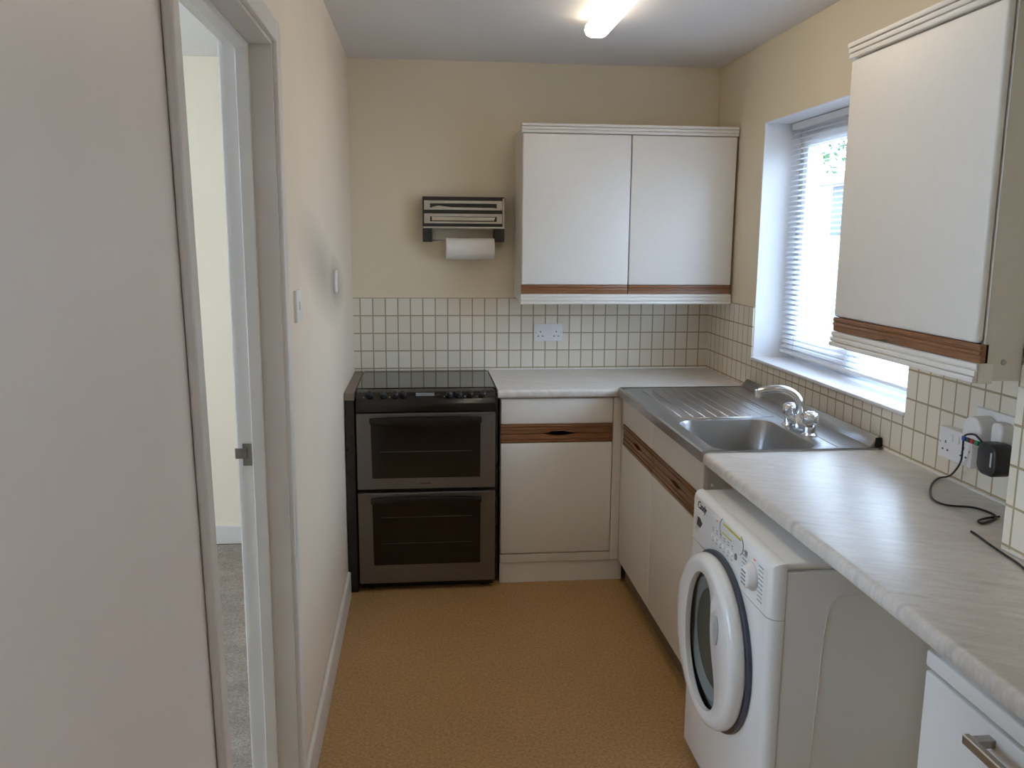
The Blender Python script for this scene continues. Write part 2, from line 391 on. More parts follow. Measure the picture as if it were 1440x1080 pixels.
# ---------------------------------------------------------------- venetian blind
bx = XR+.128
vb = thing('venetian_blind', (bx, (WY0+WY1)/2, WZ1-.006), 'white slatted venetian blind hanging in the kitchen window', 'blind')
BY0, BY1 = WY0+.02, WY1-.018
B(bx-.014, bx+.014, BY0, BY1, WZ1-.035, WZ1-.006, bev=.002).build('headrail', M['upvc'], vb)
zt, zb = WZ1-.050, WZ0+.042
n = int((zt-zb)/.0215)
tilt = math.radians(24)
sl = MB()
prof = [(-.0125, 0), (-.006, .0016), (0, .0022), (.006, .0016), (.0125, 0)]
b = bmesh.new()
vv = []
for yy in (BY0, BY1):
    row = []
    for px, pz in prof:
        row.append(b.verts.new((px*math.cos(tilt)+pz*math.sin(tilt), yy-(WY0+WY1)/2, pz*math.cos(tilt)+px*math.sin(tilt))))
    vv.append(row)
for i in range(4):
    fc = b.faces.new((vv[0][i], vv[0][i+1], vv[1][i+1], vv[1][i])); fc.smooth = True
sm = bpy.data.meshes.new('slat'); b.to_mesh(sm); b.free(); sm.materials.append(M['slat'])
for k in range(n):
    o = bpy.data.objects.new('slat', sm); COL.objects.link(o); o.parent = vb; o.location = (0, 0, zt-k*.0215-vb.location.z)
zlast = zt-(n-1)*.0215
B(bx-.012, bx+.012, BY0, BY1, zlast-.030, zlast-.016, bev=.003).build('bottom_rail', M['upvc'], vb)
for yy in (BY0+.14, (BY0+BY1)/2, BY1-.14):
    f = MB(); f.tube([(bx-.0135, yy, WZ1-.03), (bx-.0135, yy, zlast-.02)], .0008, 5); f.tube([(bx+.0135, yy, WZ1-.03), (bx+.0135, yy, zlast-.02)], .0008, 5)
    f.build('ladder_cord', M['upvc'], vb)

# ---------------------------------------------------------------- ceiling strip light
LX, LY0, LY1 = .672, 1.90, 3.41
cl = thing('ceiling_light', (LX, (LY0+LY1)/2, H), 'glowing white fluorescent strip light on the ceiling', 'ceiling light')
B(LX-.030, LX+.030, LY0, LY1, H-.022, H, bev=.003).build('base', M['upvc'], cl)
f = MB(); pts = [(-.042, -.022), (-.046, -.040), (-.038, -.058), (-.020, -.066), (.020, -.066), (.038, -.058), (.046, -.040), (.042, -.022)]
f.prism(pts, lambda x, z, q: (LX+x, q, H+z), LY0, LY1); f.build('diffuser', M['tube'], cl, smooth=True)

# ---------------------------------------------------------------- cupboards: helpers
def mould(mb, mp, s0, s1, z0, z1, depth, ridges, up):
    """stepped, reeded cornice or pelmet"""
    h = (z1-z0)
    mb.prism([(s0, z0), (s1, z0), (s1, z1), (s0, z1)], mp, -.02, depth-.004)
    for k in range(ridges):
        a = z0+h*(k+.06)/ridges; c = z0+h*(k+.94)/ridges
        d = depth + (.003*k if up else .003*(ridges-1-k))
        mb.prism([(s0, a), (s1, a), (s1, c), (s0, c)], mp, depth-.008, d, bev=.0025, seg=2)
def strip(mp, s0, s1, z0, z1, mat, parent, scoop, sc, half=.085, dip=.010, thick=.018, name='wooden_handle', back=False):
    """reeded oak finger strip; scoop = 'top' / 'bottom' edge carved away around sc"""
    mb = MB(); N = 14
    arc = []
    for k in range(N+1):
        u = -half+2*half*k/N
        arc.append((sc+u, .5*dip*(1+math.cos(PI*u/half))))
    if scoop == 'bottom':
        poly = [(s0, z0)]+[(s, z0+d) for s, d in arc]+[(s1, z0), (s1, z1), (s0, z1)]
    else:
        poly = [(s0, z0), (s1, z0), (s1, z1)]+[(s, z1-d) for s, d in arc[::-1]]+[(s0, z1)]
    mb.prism(poly, mp, 0, thick-.004)
    if back: mb.prism([(s0, z0), (s1, z0), (s1, z1), (s0, z1)], mp, 0, .005)
    h = z1-z0
    edge = (z1, -1) if scoop == 'bottom' else (z0, 1)
    for k in range(2):
        a = edge[0]+edge[1]*(h*.04+k*h*.32); c = edge[0]+edge[1]*(h*.30+k*h*.32)
        lo, hi = min(a, c), max(a, c)
        mb.prism([(s0, lo), (s1, lo), (s1, hi), (s0, hi)], mp, thick-.008, thick, bev=.003, seg=2)
    return mb.build(name, mat, parent, smooth=True)
def panel(mp, s0, s1, z0, z1, mat, parent, name, thick=.018, bev=.005):
    return MB().prism([(s0, z0), (s1, z0), (s1, z1), (s0, z1)], mp, 0, thick, bev=bev, seg=3).build(name, mat, parent, smooth=True)

# back wall cupboard, two doors
YC = D-.302
x0, x1 = .452, 1.448
wc = thing('wall_cabinet', ((x0+x1)/2, D, 1.253), 'white double wall cabinet hung above the tiled back worktop', 'wall cabinet', )
f = MB(); f.box(x0, x0+.016, YC, D-.001, 1.268, 2.045); f.box(x1-.016, x1, YC, D-.001, 1.268, 2.045); f.box(x0+.016, x1-.016, YC, D-.001, 1.30, 1.318); f.box(x0+.016, x1-.016, YC, D-.001, 2.02, 2.038)
f.box(x0+.016, x1-.016, D-.012, D-.001, 1.318, 2.02); f.build('carcass', M['carcass'], wc)
mp = mapY(YC)
xm = .953
for a, c in ((x0+.001, xm-.002), (xm+.002, x1-.001)):
    d = panel(mp, a, c, 1.343, 2.019, M['melamine'], wc, 'door')
    lbl(strip(mp, a, c, 1.302, 1.342, M['wood_x'], d, 'bottom', (a+c)/2+.0, name='handle_strip', dip=.007, back=True), 'oak finger strip')
f = MB(); mould(f, mp, x0-.004, x1+.004, 2.022, 2.064, .022, 3, True); f.build('cornice', M['melamine'], wc, smooth=True)
f = MB(); mould(f, mp, x0-.004, x1+.004, 1.253, 1.300, .018, 3, False); f.build('pelmet', M['melamine'], wc, smooth=True)

# right wall cupboard, single door
XC = 1.160
y0, y1 = 1.652, 2.285
rc = thing('wall_cabinet', (XR, (y0+y1)/2, 1.262), 'white single door wall cabinet on the right beside the window', 'wall cabinet')
f = MB(); f.box(XC, XR-.007, y1-.016, y1, 1.275, 2.045); f.box(XC, PX-.0005, y0, y0+.016, 1.266, 2.06, bev=.001); f.box(XC, XR-.007, y0+.016, y1-.016, 1.30, 1.318); f.box(XC, XR-.007, y0+.016, y1-.016, 2.02, 2.038)
f.box(XR-.018, XR-.007, y0+.016, y1-.016, 1.318, 2.02); f.build('carcass', M['carcass'], rc)
f = MB(); f.lathe([(.0, -.0025), (.005, -.0025), (.006, 0)], (1.205, y0, 1.306), 'Y', 16); f.build('screw_cap', M['pale_grey'], rc)
mp = mapX(XC)
d = panel(mp, y0+.004, y1-.001, 1.345, 2.027, M['melamine'], rc, 'door', bev=.008)
lbl(strip(mp, y0-.012, y1-.001, 1.306, 1.344, M['wood_y'], d, 'bottom', 2.0, name='handle_strip', thick=.02, dip=.008, half=.06, back=True), 'oak finger strip')
f = MB(); mould(f, mp, y0-.004, y1+.006, 2.030, 2.072, .022, 3, True); f.build('cornice', M['melamine'], rc, smooth=True)
f = MB(); mould(f, mp, y0-.004, y1+.006, 1.262, 1.304, .018, 3, False); f.build('pelmet', M['melamine'], rc, smooth=True)

# base cupboard between cooker and corner
YB = D-.562
bc = thing('base_cabinet', (.6, D-.3, 0), 'white base cabinet with drawer front between cooker and corner', 'base cabinet')
f = MB(); f.box(.334, .350, YB, D-.01, .09, .86); f.box(.864, .880, YB-.002, D-.01, .09, .86); f.box(.350, .864, YB, D-.01, .09, .106); f.box(.350, .864, D-.02, D-.01, .106, .86)
f.build('carcass', M['carcass'], bc)
mp = mapY(YB)
B(.842, .882, YB-.018, YB, .10, .86, bev=.003).build('corner_post', M['carcass'], bc)
d = panel(mp, .336, .840, .742, .858, M['melamine'], bc, 'drawer_front')
lbl(strip(mp, .336, .840, .700, .741, M['wood_x'], d, 'bottom', .60, name='handle_strip'), 'oak finger strip')
d = panel(mp, .336, .840, .142, .656, M['melamine'], bc, 'door')
lbl(strip(mp, .336, .840, .657, .697, M['wood_x'], d, 'top', .60, name='handle_strip'), 'oak finger strip')
B(.334, .882, YB-.016, YB, .098, .138, bev=.003).build('bottom_rail', M['carcass'], bc)
B(.334, .900, YB-.006, YB+.010, 0, .095).build('plinth', M['melamine'], bc)

# sink base cupboard, right run
XB = .898
sc_ = thing('base_cabinet', (1.17, 3.1, 0), 'white two door base cabinet under the steel sink', 'base cabinet')
f = MB(); f.box(XB, XR-.01, 2.550, 2.566, .09, .86); f.box(XB, XR-.01, 3.634, 3.650, .09, .86); f.box(XB, XR-.01, 2.566, 3.634, .09, .106); f.box(XR-.02, XR-.01, 2.566, 3.634, .106, .86)
f.build('carcass', M['carcass'], sc_)
for zz, xx in ((.784, .910), (.772, .945)):
    f = MB(); f.lathe([(.004, 0), (.004, -.010), (.003, -.012)], (xx, 2.55, zz), 'Y', 12); f.build('shelf_peg', M['white_plastic'], sc_)
mp = mapX(XB)
B(XB-.018, XB, 3.650, 3.672, .10, .86, bev=.003).build('corner_post', M['carcass'], sc_)
for a, c, sc in ((2.552, 3.146, 2.845), (3.150, 3.648, 3.40)):
    d = panel(mp, a, c, .746, .858, M['melamine'], sc_, 'false_drawer_front')
    lbl(strip(mp, a, c, .700, .745, M['wood_y'], d, 'bottom', sc, name='handle_strip', dip=.008), 'oak finger strip')
    d = panel(mp, a, c, .098, .648, M['melamine'], sc_, 'door')
    lbl(strip(mp, a, c, .649, .697, M['wood_y'], d, 'top', sc, name='handle_strip', dip=.008), 'oak finger strip')
lbl(B(.915, .930, 2.552, 3.66, 0, .092).build('plinth', M['filler_top'], sc_), 'recessed plinth with shade put into its brown')  # brown stands in for the shade beneath the sink cabinet doors

# white unit at the right edge with a bar handle
nu = thing('base_cabinet', (1.1, .9, 0), 'white drawer unit with metal bar handle under the near worktop end', 'base cabinet')
B(.90, PX-.01, -.2, 1.328, .0, .855).build('carcass', M['wmwhite'], nu)
mp = mapX(.90)
panel(mp, -.2, 1.330, .812, .842, M['wmwhite'], nu, 'top_rail', thick=.018, bev=.003)
d = panel(mp, -.2, 1.326, .09, .806, M['wmwhite'], nu, 'drawer_front', thick=.020, bev=.004)
f = MB(); f.box(.838, .850, .80, 1.155, .774, .790, bev=.002); f.box(.850, .881, 1.133, 1.150, .775, .789, bev=.001); f.box(.850, .881, .81, .827, .775, .789, bev=.001)
lbl(f.build('handle', M['handle_metal'], d), 'slim brushed metal bar handle')

# worktops
front = lambda yf: (lambda c: c.y < yf+.004)
wb = tag(MB().box(.322, XR-.007, D-.600, D-.007, .862, .900, bev=.014, seg=4, only=lambda c: c.y < D-.59 and abs(c.z-.881) > .01).build('worktop', M['worktop'], None, smooth=True), 'pale marbled worktop along the back wall beside the cooker', 'worktop')
f = MB()
f.prism([(.860, -.2), (PX-.008, -.2), (PX-.008, PY+.004), (XR-.007, PY+.004), (XR-.007, 2.503), (.860, 2.503)], mapZ(.862), 0, .039, bev=.014, seg=4,
        only=lambda c: c.x < .87 and abs(c.z-.8815) > .01)
wr = tag(f.build('worktop', M['worktop'], None, smooth=True), 'pale marbled worktop over the white washing machine', 'worktop')
f = MB(); f.box(.33, XR-.01, D-.013, D-.006, .8995, .906, bev=.002); f.build('sealant_bead', M['sealant'], wb)
f = MB(); f.box(XR-.013, XR-.006, 1.66, 2.50, .9005, .907, bev=.002); f.box(PX-.013, PX-.006, -.2, 1.64, .9005, .907, bev=.002); f.build('sealant_bead', M['sealant'], wr)

# ---------------------------------------------------------------- sink with drainer
SZ = .906
sk = thing('sink', (1.15, 3.08, .90), 'stainless steel sink and drainer beneath the window', 'sink')
SX0, SX1, SY0, SY1 = .858, XR-.026, 2.5045, 3.652
bx0, bx1, by0, by1 = .912, 1.250, 2.526, 2.968
def rrect(x0, x1, y0, y1, r, n=8):
    p = []
    for cx, cy, a0 in ((x1-r, y1-r, 0), (x0+r, y1-r, PI/2), (x0+r, y0+r, PI), (x1-r, y0+r, 1.5*PI)):
        for k in range(n+1): p.append((cx+r*math.cos(a0+PI/2*k/n), cy+r*math.sin(a0+PI/2*k/n)))
    return p
inner = rrect(bx0, bx1, by0, by1, .065, 8)
cx, cy = (bx0+bx1)/2, (by0+by1)/2
def ray_rect(a, x0, x1, y0, y1):
    dx, dy = math.cos(a), math.sin(a); ts = []
    if dx > 1e-9: ts.append((x1-cx)/dx)
    if dx < -1e-9: ts.append((x0-cx)/dx)
    if dy > 1e-9: ts.append((y1-cy)/dy)
    if dy < -1e-9: ts.append((y0-cy)/dy)
    q = min(ts); return (cx+dx*q, cy+dy*q)
angs = [math.atan2(p[1]-cy, p[0]-cx) for p in inner]
outer = [ray_rect(a, SX0, SX1, SY0, SY1) for a in angs]
for X, Y in ((SX0, SY0), (SX1, SY0), (SX0, SY1), (SX1, SY1)):      # snap the nearest ring point to each corner
    k = min(range(len(outer)), key=lambda i: (outer[i][0]-X)**2+(outer[i][1]-Y)**2); outer[k] = (X, Y)
b = bmesh.new()
def ring(pts, z): return [b.verts.new((p[0], p[1], z)) for p in pts]
def grow(pts, d): return [(cx+(p[0]-cx)*(1+d/((bx1-bx0)/2)), cy+(p[1]-cy)*(1+d/((by1-by0)/2))) for p in pts]
low = rrect(bx0+.018, bx1-.018, by0+.018, by1-.018, .055, 8); low2 = rrect(bx0+.045, bx1-.045, by0+.045, by1-.045, .04, 8)
R = [ring([(p[0]+(-.003 if p[0] == SX0 else 0), p[1]) for p in outer], .872), ring([(p[0]+(-.003 if p[0] == SX0 else 0), p[1]) for p in outer], SZ-.002), ring([(p[0]+(.004 if p[0] == SX0 else 0), p[1]) for p in outer], SZ+.002), ring([(p[0]+(.014 if p[0] == SX0 else 0), p[1]) for p in outer], SZ),
     ring(grow(inner, .010), SZ), ring(grow(inner, .003), SZ-.003), ring(inner, SZ-.012), ring(low, SZ-.130), ring(low2, SZ-.150)]
for i in range(len(R)-1):
    for k in range(len(inner)):
        try: b.faces.new((R[i][k], R[i][(k+1) % len(inner)], R[i+1][(k+1) % len(inner)], R[i+1][k]))
        except ValueError: pass
b.faces.new(R[-1])
bmesh.ops.recalc_face_normals(b, faces=b.faces[:])
f = MB(); f._add(b); f.build('basin', M['steel'], sk, smooth=True)
f = MB()
for k in range(9):
    xx = .945+k*.045
    f.tube([(xx, 3.02, SZ-.002), (xx, 3.58, SZ-.0015)], .0042, 8)
f.build('drainer_ribs', M['steel'], sk)
f = MB(); f.tube([(SX0+.05, 3.000, SZ-.001), (SX1-.14, 3.000, SZ-.001)], .003, 8); f.tube([(SX1-.125, 2.53, SZ-.001), (SX1-.105, 3.62, SZ-.001)], .0035, 8); f.build('deck_crease', M['steel'], sk)
f = MB(); f.prism([(SX1-.020, SZ-.004), (SX1, SZ-.004), (SX1+.018, SZ+.004), (SX1+.018, SZ+.030), (SX1+.006, SZ+.034), (SX1-.006, SZ+.020)], lambda x, z, q: (x, q, z), SY0+.02, SY1, bev=.002)
f.build('upstand', M['steel'], sk, smooth=True)
lbl(B(SX1-.004, SX1+.017, SY0+.012, SY0+.0195, SZ, SZ+.030, bev=.002).build('upstand_end', M['black_rubber'], sk), 'dark hollow upstand end')
f = MB(); f.lathe([(.0, .004), (.018, .004), (.020, 0)], (bx1-.013, 2.66, SZ-.062), 'X', 20); f.build('overflow', M['black_rubber'], sk)
f = MB(); f.lathe([(.036, .003), (.036, .005), (.026, .0045), (.024, .001)], (cx, cy, SZ-.150), 'Z', 28); f.build('waste', M['chrome'], sk, smooth=True)

# mixer tap
TX, TY = 1.292, 2.768
tp = thing('mixer_tap', (TX, TY, SZ), 'chrome mixer tap with curved spout and two round knobs', 'tap')
f = MB(); f.lathe([(.026, 0), (.026, .004), (.020, .010), (.019, .030)], (TX, TY+.088, SZ), 'Z', 24); f.lathe([(.026, 0), (.026, .004), (.020, .010), (.019, .030)], (TX, TY-.073, SZ), 'Z', 24)
f.tube([(TX, TY-.075, SZ+.030), (TX, TY-.03, SZ+.028), (TX, TY+.03, SZ+.028), (TX, TY+.090, SZ+.030)], [.017, .017], 16)
f.lathe([(.022, .010), (.022, .045), (.018, .055)], (TX, TY, SZ), 'Z', 24)
f.build('body', M['chrome'], tp, smooth=True)
f = MB(); f.tube([(TX, TY, SZ+.045), (TX-.003, TY+.002, SZ+.085), (TX-.022, TY+.006, SZ+.122), (TX-.065, TY+.016, SZ+.142), (TX-.115, TY+.028, SZ+.140), (TX-.142, TY+.034, SZ+.132)], [.0165, .0125], 16, sub=6)
f.lathe([(.0125, 0), (.0125, -.024), (.011, -.026)], (TX-.143, TY+.034, SZ+.138), 'Z', 20); f.build('spout', M['chrome'], tp, smooth=True)
for yy in (TY+.088, TY-.073):
    f = MB(); f.lathe([(.015, .030), (.014, .036), (.023, .040), (.0265, .046), (.0275, .062), (.0255, .074), (.019, .079), (.006, .080)], (TX, yy, SZ), 'Z', 12); k = f.build('knob', M['acrylic'], tp)
    f = MB(); f.lathe([(.014, .080), (.013, .082), (.004, .0825)], (TX, yy, SZ), 'Z', 20); f.build('cap', M['chrome'], k, smooth=True)

# ---------------------------------------------------------------- cooker
CX0, CX1, CYF = -.291, .309, D-.620
ck = thing('cooker', (.009, D-.31, 0), 'black and grey freestanding double oven cooker with glass hob', 'cooker')
B(CX0-.004, CX1+.012, CYF+.020, D-.012, .035, .872, bev=.004).build('body', M['black'], ck)
f = MB(); f.prism([(CX0-.002, D-.012), (CX1+.006, D-.012), (CX1+.006, CYF+.10), (CX0-.002, CYF+.10)], mapZ(.888), 0, .014, bev=.003); lbl(f.build('hob', M['black_glass'], ck), 'glossy black glass hob')
f = MB()
prof = [(CYF+.10, .896), (CYF+.085, .900), (CYF+.045, .892), (CYF+.008, .868), (CYF-.006, .848), (CYF-.006, .812), (CYF+.020, .812), (CYF+.10, .86)]
f.prism([(p[0], p[1]) for p in prof], lambda y, z, q: (q, y, z), CX0, CX1, bev=.004); pn = f.build('control_panel', M['panel_black'], ck, smooth=True)
nrm = Vector((0, -.024, .037)).normalized()
nrm = Vector((0, -(.892-.868), (.045-.008))).normalized()
for k, xx in enumerate((-.235, -.175, -.125, -.09, .11, .15, .20, .255)):
    f = MB(); f.lathe([(.015, 0), (.014, .014), (.011, .017), (.004, .0175)], (0, 0, 0), 'Z', 20); f.box(-.003, .003, -.013, .013, .014, .020, bev=.001)
    q = Vector((0, 0, 1)).rotation_difference(nrm).to_matrix().to_4x4(); q.translation = Vector((xx, CYF+.027, .8805))
    f.bm.transform(q); f.build('knob', M['dark_plastic'], pn, smooth=True)
f = MB(); f.box(-.035, .045, -.010, .010, 0, .0015); q = Vector((0, 0, 1)).rotation_difference(nrm).to_matrix().to_4x4(); q.translation = Vector((0, CYF+.030, .8835)); f.bm.transform(q); f.build('clock_display', M['grey_plastic'], pn)
f = MB()
for xx in (-.26, -.15, .085, .175, .225): f.box(xx, xx+.006, -.0015, .0015, 0, .001)
f.box(.17, .25, -.019, -.018, 0, .001)
q.translation = Vector((0, CYF+.018, .8758)); f.bm.transform(q); f.build('panel_print', M['pale_grey'], pn)
def oven(z0, z1, gz0, gz1, racks):
    mp = mapY(CYF+.020)
    d = MB().prism([(CX0+.001, z0), (CX1-.001, z0), (CX1-.001, z1), (CX0+.001, z1)], mp, 0, .026, bev=.003).build('oven_door', M['cooker_steel'], ck)
    mp = mapY(CYF-.006)
    g = MB().prism([(-.226, gz0), (.242, gz0), (.244, gz1), (-.229, gz1)], mp, 0, .003, bev=.001).build('oven_glass', M['oven_glass'], d)
    f = MB()
    for z in racks: f.box(-.19, .205, CYF-.0098, CYF-.0088, z-.0012, z+.0012)
    f.build('rack_line', M['rack_grey'], g)
    # bowed handle: a shallow crescent along the top of the glass
    N = 16; top = []; bot = []
    for k in range(N+1):
        u = -1+2*k/N; x = .007+u*.240
        top.append((x, gz1+.012-.004*(1-u*u) + .010*(1-abs(u)**2.5))); bot.append((x, gz1-.012-.016*(1-u*u)))
    f = MB(); f.prism(bot+top[::-1], mapY(CYF-.020), 0, .016, bev=.004)
    f.box(-.215, -.195, CYF-.022, CYF-.008, gz1-.010, gz1+.006); f.box(.209, .229, CYF-.022, CYF-.008, gz1-.010, gz1+.006)
    f.build('oven_handle', M['panel_black'], d, smooth=True)
    return d
d1 = oven(.472, .809, .522, .780, (.640,))
oven(.040, .455, .126, .425, (.345, .225))
f = MB()
for k in range(6): f.box(.0-.02+k*.008, -.02+k*.008+.005, CYF-.0068, CYF-.0058, .493, .499)
f.build('badge', M['dark_plastic'], d1)
lbl(B(CX0+.01, CX1-.005, CYF+.045, D-.05, .004, .034).build('plinth', M['black_rubber'], ck), 'black recessed plinth')
for x, y in ((CX0+.05, CYF+.06), (CX1-.05, CYF+.06), (CX0+.05, D-.08), (CX1-.05, D-.08)):
    f = MB(); f.lathe([(.016, 0), (.016, .006), (.012, .008)], (x, y, 0), 'Z', 16); f.build('foot', M['black_rubber'], ck)

# narrow dark filler beside the cooker
fp = thing('filler_panel', (-.318, D-.3, 0), 'narrow dark filler panel between cooker and left wall', 'filler panel')
B(XL+.002, CX0-.006, D-.622, D-.008, 0, .868, bev=.003).build('board', M['black'], fp)
B(XL+.002, CX0-.006, D-.624, D-.008, .868, .898, bev=.012, seg=4, only=lambda c: c.y < D-.6 and c.z > .885).build('top_strip', M['filler_top'], fp, smooth=True)

# ---------------------------------------------------------------- washing machine
WX, WYa, WYb, WT = .785, 1.772, 2.368, .828
wm = thing('washing_machine', (1.07, 2.07, 0), 'white front loading washing machine under the right worktop', 'washing machine')
B(WX+.035, 1.330, WYa, WYb, .012, WT-.020, bev=.006).build('body', M['wmwhite'], wm, smooth=True)
lbl(B(WX+.030, 1.330, WYa+.003, WYb-.003, WT-.019, WT, bev=.010, seg=3).build('lid', M['wmwhite'], wm, smooth=True), 'white lid')
f = MB(); f.tube([(.905, WYa+.0003, .30), (.915, WYa+.0003, .60), (.925, WYa+.0003, .715), (.940, WYa+.0003, .738), (.975, WYa+.0003, .748), (1.25, WYa+.0003, .75)], .0017, 6, sub=5); f.build('side_crease', M['wmwhite'], wm)
fr = lambda c: c.x < WX+.01
SEAM = .690
kw = dict(bev=.030, seg=6, only=fr)
f = MB(); f.box(WX, WX+.110, WYa, WYb, .02, WT, cut=[((0, 0, SEAM-.0012), (0, 0, 1)), ((WX+.0345, 0, 0), (1, 0, 0))], **kw); f.build('front_panel', M['wmwhite'], wm, smooth=True)
f = MB(); f.box(WX, WX+.110, WYa, WYb, .02, WT, cut=[((0, 0, SEAM+.0012), (0, 0, -1)), ((WX+.0345, 0, 0), (1, 0, 0))], **kw); cp = f.build('control_panel', M['wmwhite'], wm, smooth=True)
for yy in (WYa+.06, WYb-.06):
    for xx in (WX+.09, 1.27):
        f = MB(); f.lathe([(.02, 0), (.02, .010), (.012, .014)], (xx, yy, 0), 'Z', 16); f.build('foot', M['black_rubber'], wm)
# door
DYc, DZc = 2.090, .492
dgrp = MB(); dgrp.lathe([(.238, WX-.001), (.239, WX-.010), (.233, WX-.013)], (0, DYc, DZc), 'X', 64); seal = dgrp.build('door_seal', M['navy_grey'], wm, smooth=True)
pol = [(-.02, .180), (-.07, .160), (-.112, .110), (-.135, .04), (-.138, -.03), (-.125, -.09), (-.09, -.145), (-.04, -.178), (.01, -.186), (.06, -.172), (.102, -.14), (.116, -.10), (.104, -.05), (.078, 0), (.062, .05), (.060, .10), (.056, .14), (.030, .172)]
pv = [Vector((p[0], p[1], 0)) for p in pol]
def cat_closed(p, sub):
    out = []; n = len(p)
    for i in range(n):
        p0, p1, p2, p3 = p[i-1], p[i], p[(i+1) % n], p[(i+2) % n]
        for k in range(sub):
            t = k/sub; out.append(.5*((2*p1)+(p2-p0)*t+(2*p0-5*p1+4*p2-p3)*t*t+(3*p1-p0-3*p2+p3)*t**3))
    return out
hole = cat_closed(pv, 4)
cc = Vector((-.03, -.01, 0))
ang = [math.atan2((p-cc).y, (p-cc).x) for p in hole]
b = bmesh.new()
def dring(rad, x, fromhole=None, off=0):
    out = []
    for p, a in zip(hole, ang):
        if fromhole is not None:
            d = (p-cc); v = cc+d*(1+off/d.length); u, w_ = v.x, v.y
        else:
            # point on the circle |(u,w)|=rad along direction a from cc
            dx, dy = math.cos(a), math.sin(a); bq = cc.x*dx+cc.y*dy; cq = cc.x**2+cc.y**2-rad**2
            s = -bq+math.sqrt(bq*bq-cq); u, w_ = cc.x+s*dx, cc.y+s*dy
        out.append(b.verts.new((x, DYc-u, DZc+w_)))
    return out
XF = WX-.050
rs = [dring(.226, WX-.012), dring(.231, WX-.020), dring(.231, WX-.032), dring(.226, WX-.042), dring(.214, XF), dring(.205, XF-.001), dring(0, XF, 1, .006), dring(0, XF+.002, 1, .002), dring(0, XF+.016, 1, 0)]
for i in range(len(rs)-1):
    for k in range(len(hole)):
        b.faces.new((rs[i][k], rs[i][(k+1) % len(hole)], rs[i+1][(k+1) % len(hole)], rs[i+1][k]))
bmesh.ops.recalc_face_normals(b, faces=b.faces[:])
f = MB(); f._add(b); dd = f.build('door', M['wmwhite'], wm, smooth=True)
f = MB(); f.lathe([(.192, WX-.028), (.160, WX-.034), (.11, WX-.040), (.05, WX-.043), (.005, WX-.044)], (0, DYc, DZc), 'X', 48, closed=False); f.build('door_glass', M['porthole'], dd, smooth=True)
f = MB(); f.lathe([(.190, WX-.016), (.165, WX-.026), (.150, WX-.022), (.135, WX-.0155)], (0, DYc, DZc), 'X', 48, closed=False); f.build('drum_rim', M['pale_grey'], dd, smooth=True)
f = MB(); f.lathe([(.205, WX-.0150), (.10, WX-.0148), (.01, WX-.0146)], (0, DYc, DZc), 'X', 48, closed=False); f.build('drum', M['drum'], dd, smooth=True)
f = MB(); f.prism([(DYc-.112+.018*math.cos(a), DZc+.080+.040*math.sin(a)) for a in [2*PI*k/24 for k in range(24)]], mapX(XF), 0, .0035, bev=.001); f.build('handle_inset', M['pale_grey'], dd, smooth=True)
# control panel details; the panel faces -X, text reads towards -Y
def on_panel(mb, name, mat, parent=None): return mb.build(name, mat, parent or cp)
XP = WX
def pbar(mb, ya, yb, za, zb, d=.0008): mb.box(XP-d, XP+.001, min(ya, yb), max(ya, yb), min(za, zb), max(za, zb))
f = MB(); f.prism([(2.318, .735), (2.318, .775), (2.300, .788), (2.268, .785), (2.268, .735)], mapX(XP), -.002, .0012, bev=.0008); dw = f.build('detergent_drawer', M['wmwhite'], cp, smooth=True)
f = MB(); f.prism([(2.308, .752), (2.300, .779), (2.282, .781), (2.262, .768), (2.275, .752)], mapX(XP), 0, .0022, bev=.0008); lbl(f.build('drawer_recess', M['navy_grey'], dw), 'dark grey drawer grip')
for a in ((2.098, 1.975, .826, .8225), (2.100, 2.035, .802, .7985)):
    f = MB(); pbar(f, *a); on_panel(f, 'yellow_print', M['yellow'])
f = MB()
for ys, zs, sgn in ((2.120, .812, 1), (1.955, .812, -1)):
    f.tube([(XP-.0003, ys-sgn*.014, zs+.024), (XP-.0003, ys, zs+.010), (XP-.0003, ys, zs-.010), (XP-.0003, ys-sgn*.014, zs-.024)], .0012, 6, sub=4)
for r_ in range(9):
    for side in (-1, 1): pbar(f, DYc-.200-side*.052-.014, DYc-.200-side*.052+.014, .722+r_*.0105, .7242+r_*.0105)
for k in range(6):
    y = 2.172-k*.029
    for z in (.788, .781, .752): pbar(f, y-.006, y+.005, z, z+.0022)
pbar(f, 1.94, 1.925, .80, .812); on_panel(f, 'panel_print', M['grey_ink'])
for a in ((1.885, 1.872, .8085, .8115), (2.150, 2.143, .815, .818)):
    f = MB(); pbar(f, *a); on_panel(f, 'orange_mark', M['orange_ink'])
for k in range(6):
    y = 2.172-k*.029
    f = MB(); f.prism([(y+.008*math.cos(2*PI*q/16), .767+.006*math.sin(2*PI*q/16)) for q in range(16)], mapX(XP), -.001, .004, bev=.001); on_panel(f, 'button', M['white_plastic'])
f = MB(); f.prism([(2.172-6*.029+.007*math.cos(2*PI*q/16), .772+.009*math.sin(2*PI*q/16)) for q in range(16)], mapX(XP), -.001, .003, bev=.001); lbl(on_panel(f, 'start_button', M['grey_plastic']), 'grey start button')
f = MB(); f.lathe([(.034, 0), (.034, -.006), (.029, -.010), (.027, -.020), (.022, -.023), (.005, -.0235)], (XP, DYc-.205, .766), 'X', 36); kn = on_panel(f, 'programme_dial', M['white_plastic']); 
for p in kn.data.polygons: p.use_smooth = True
f = MB()
for k in range(4): f.box(XP-.0242, XP-.0225, DYc-.205-.012+k*.0, DYc-.205+.014, .748+k*.010, .7512+k*.010)
f.build('grip_line', M['grey_plastic'], kn)
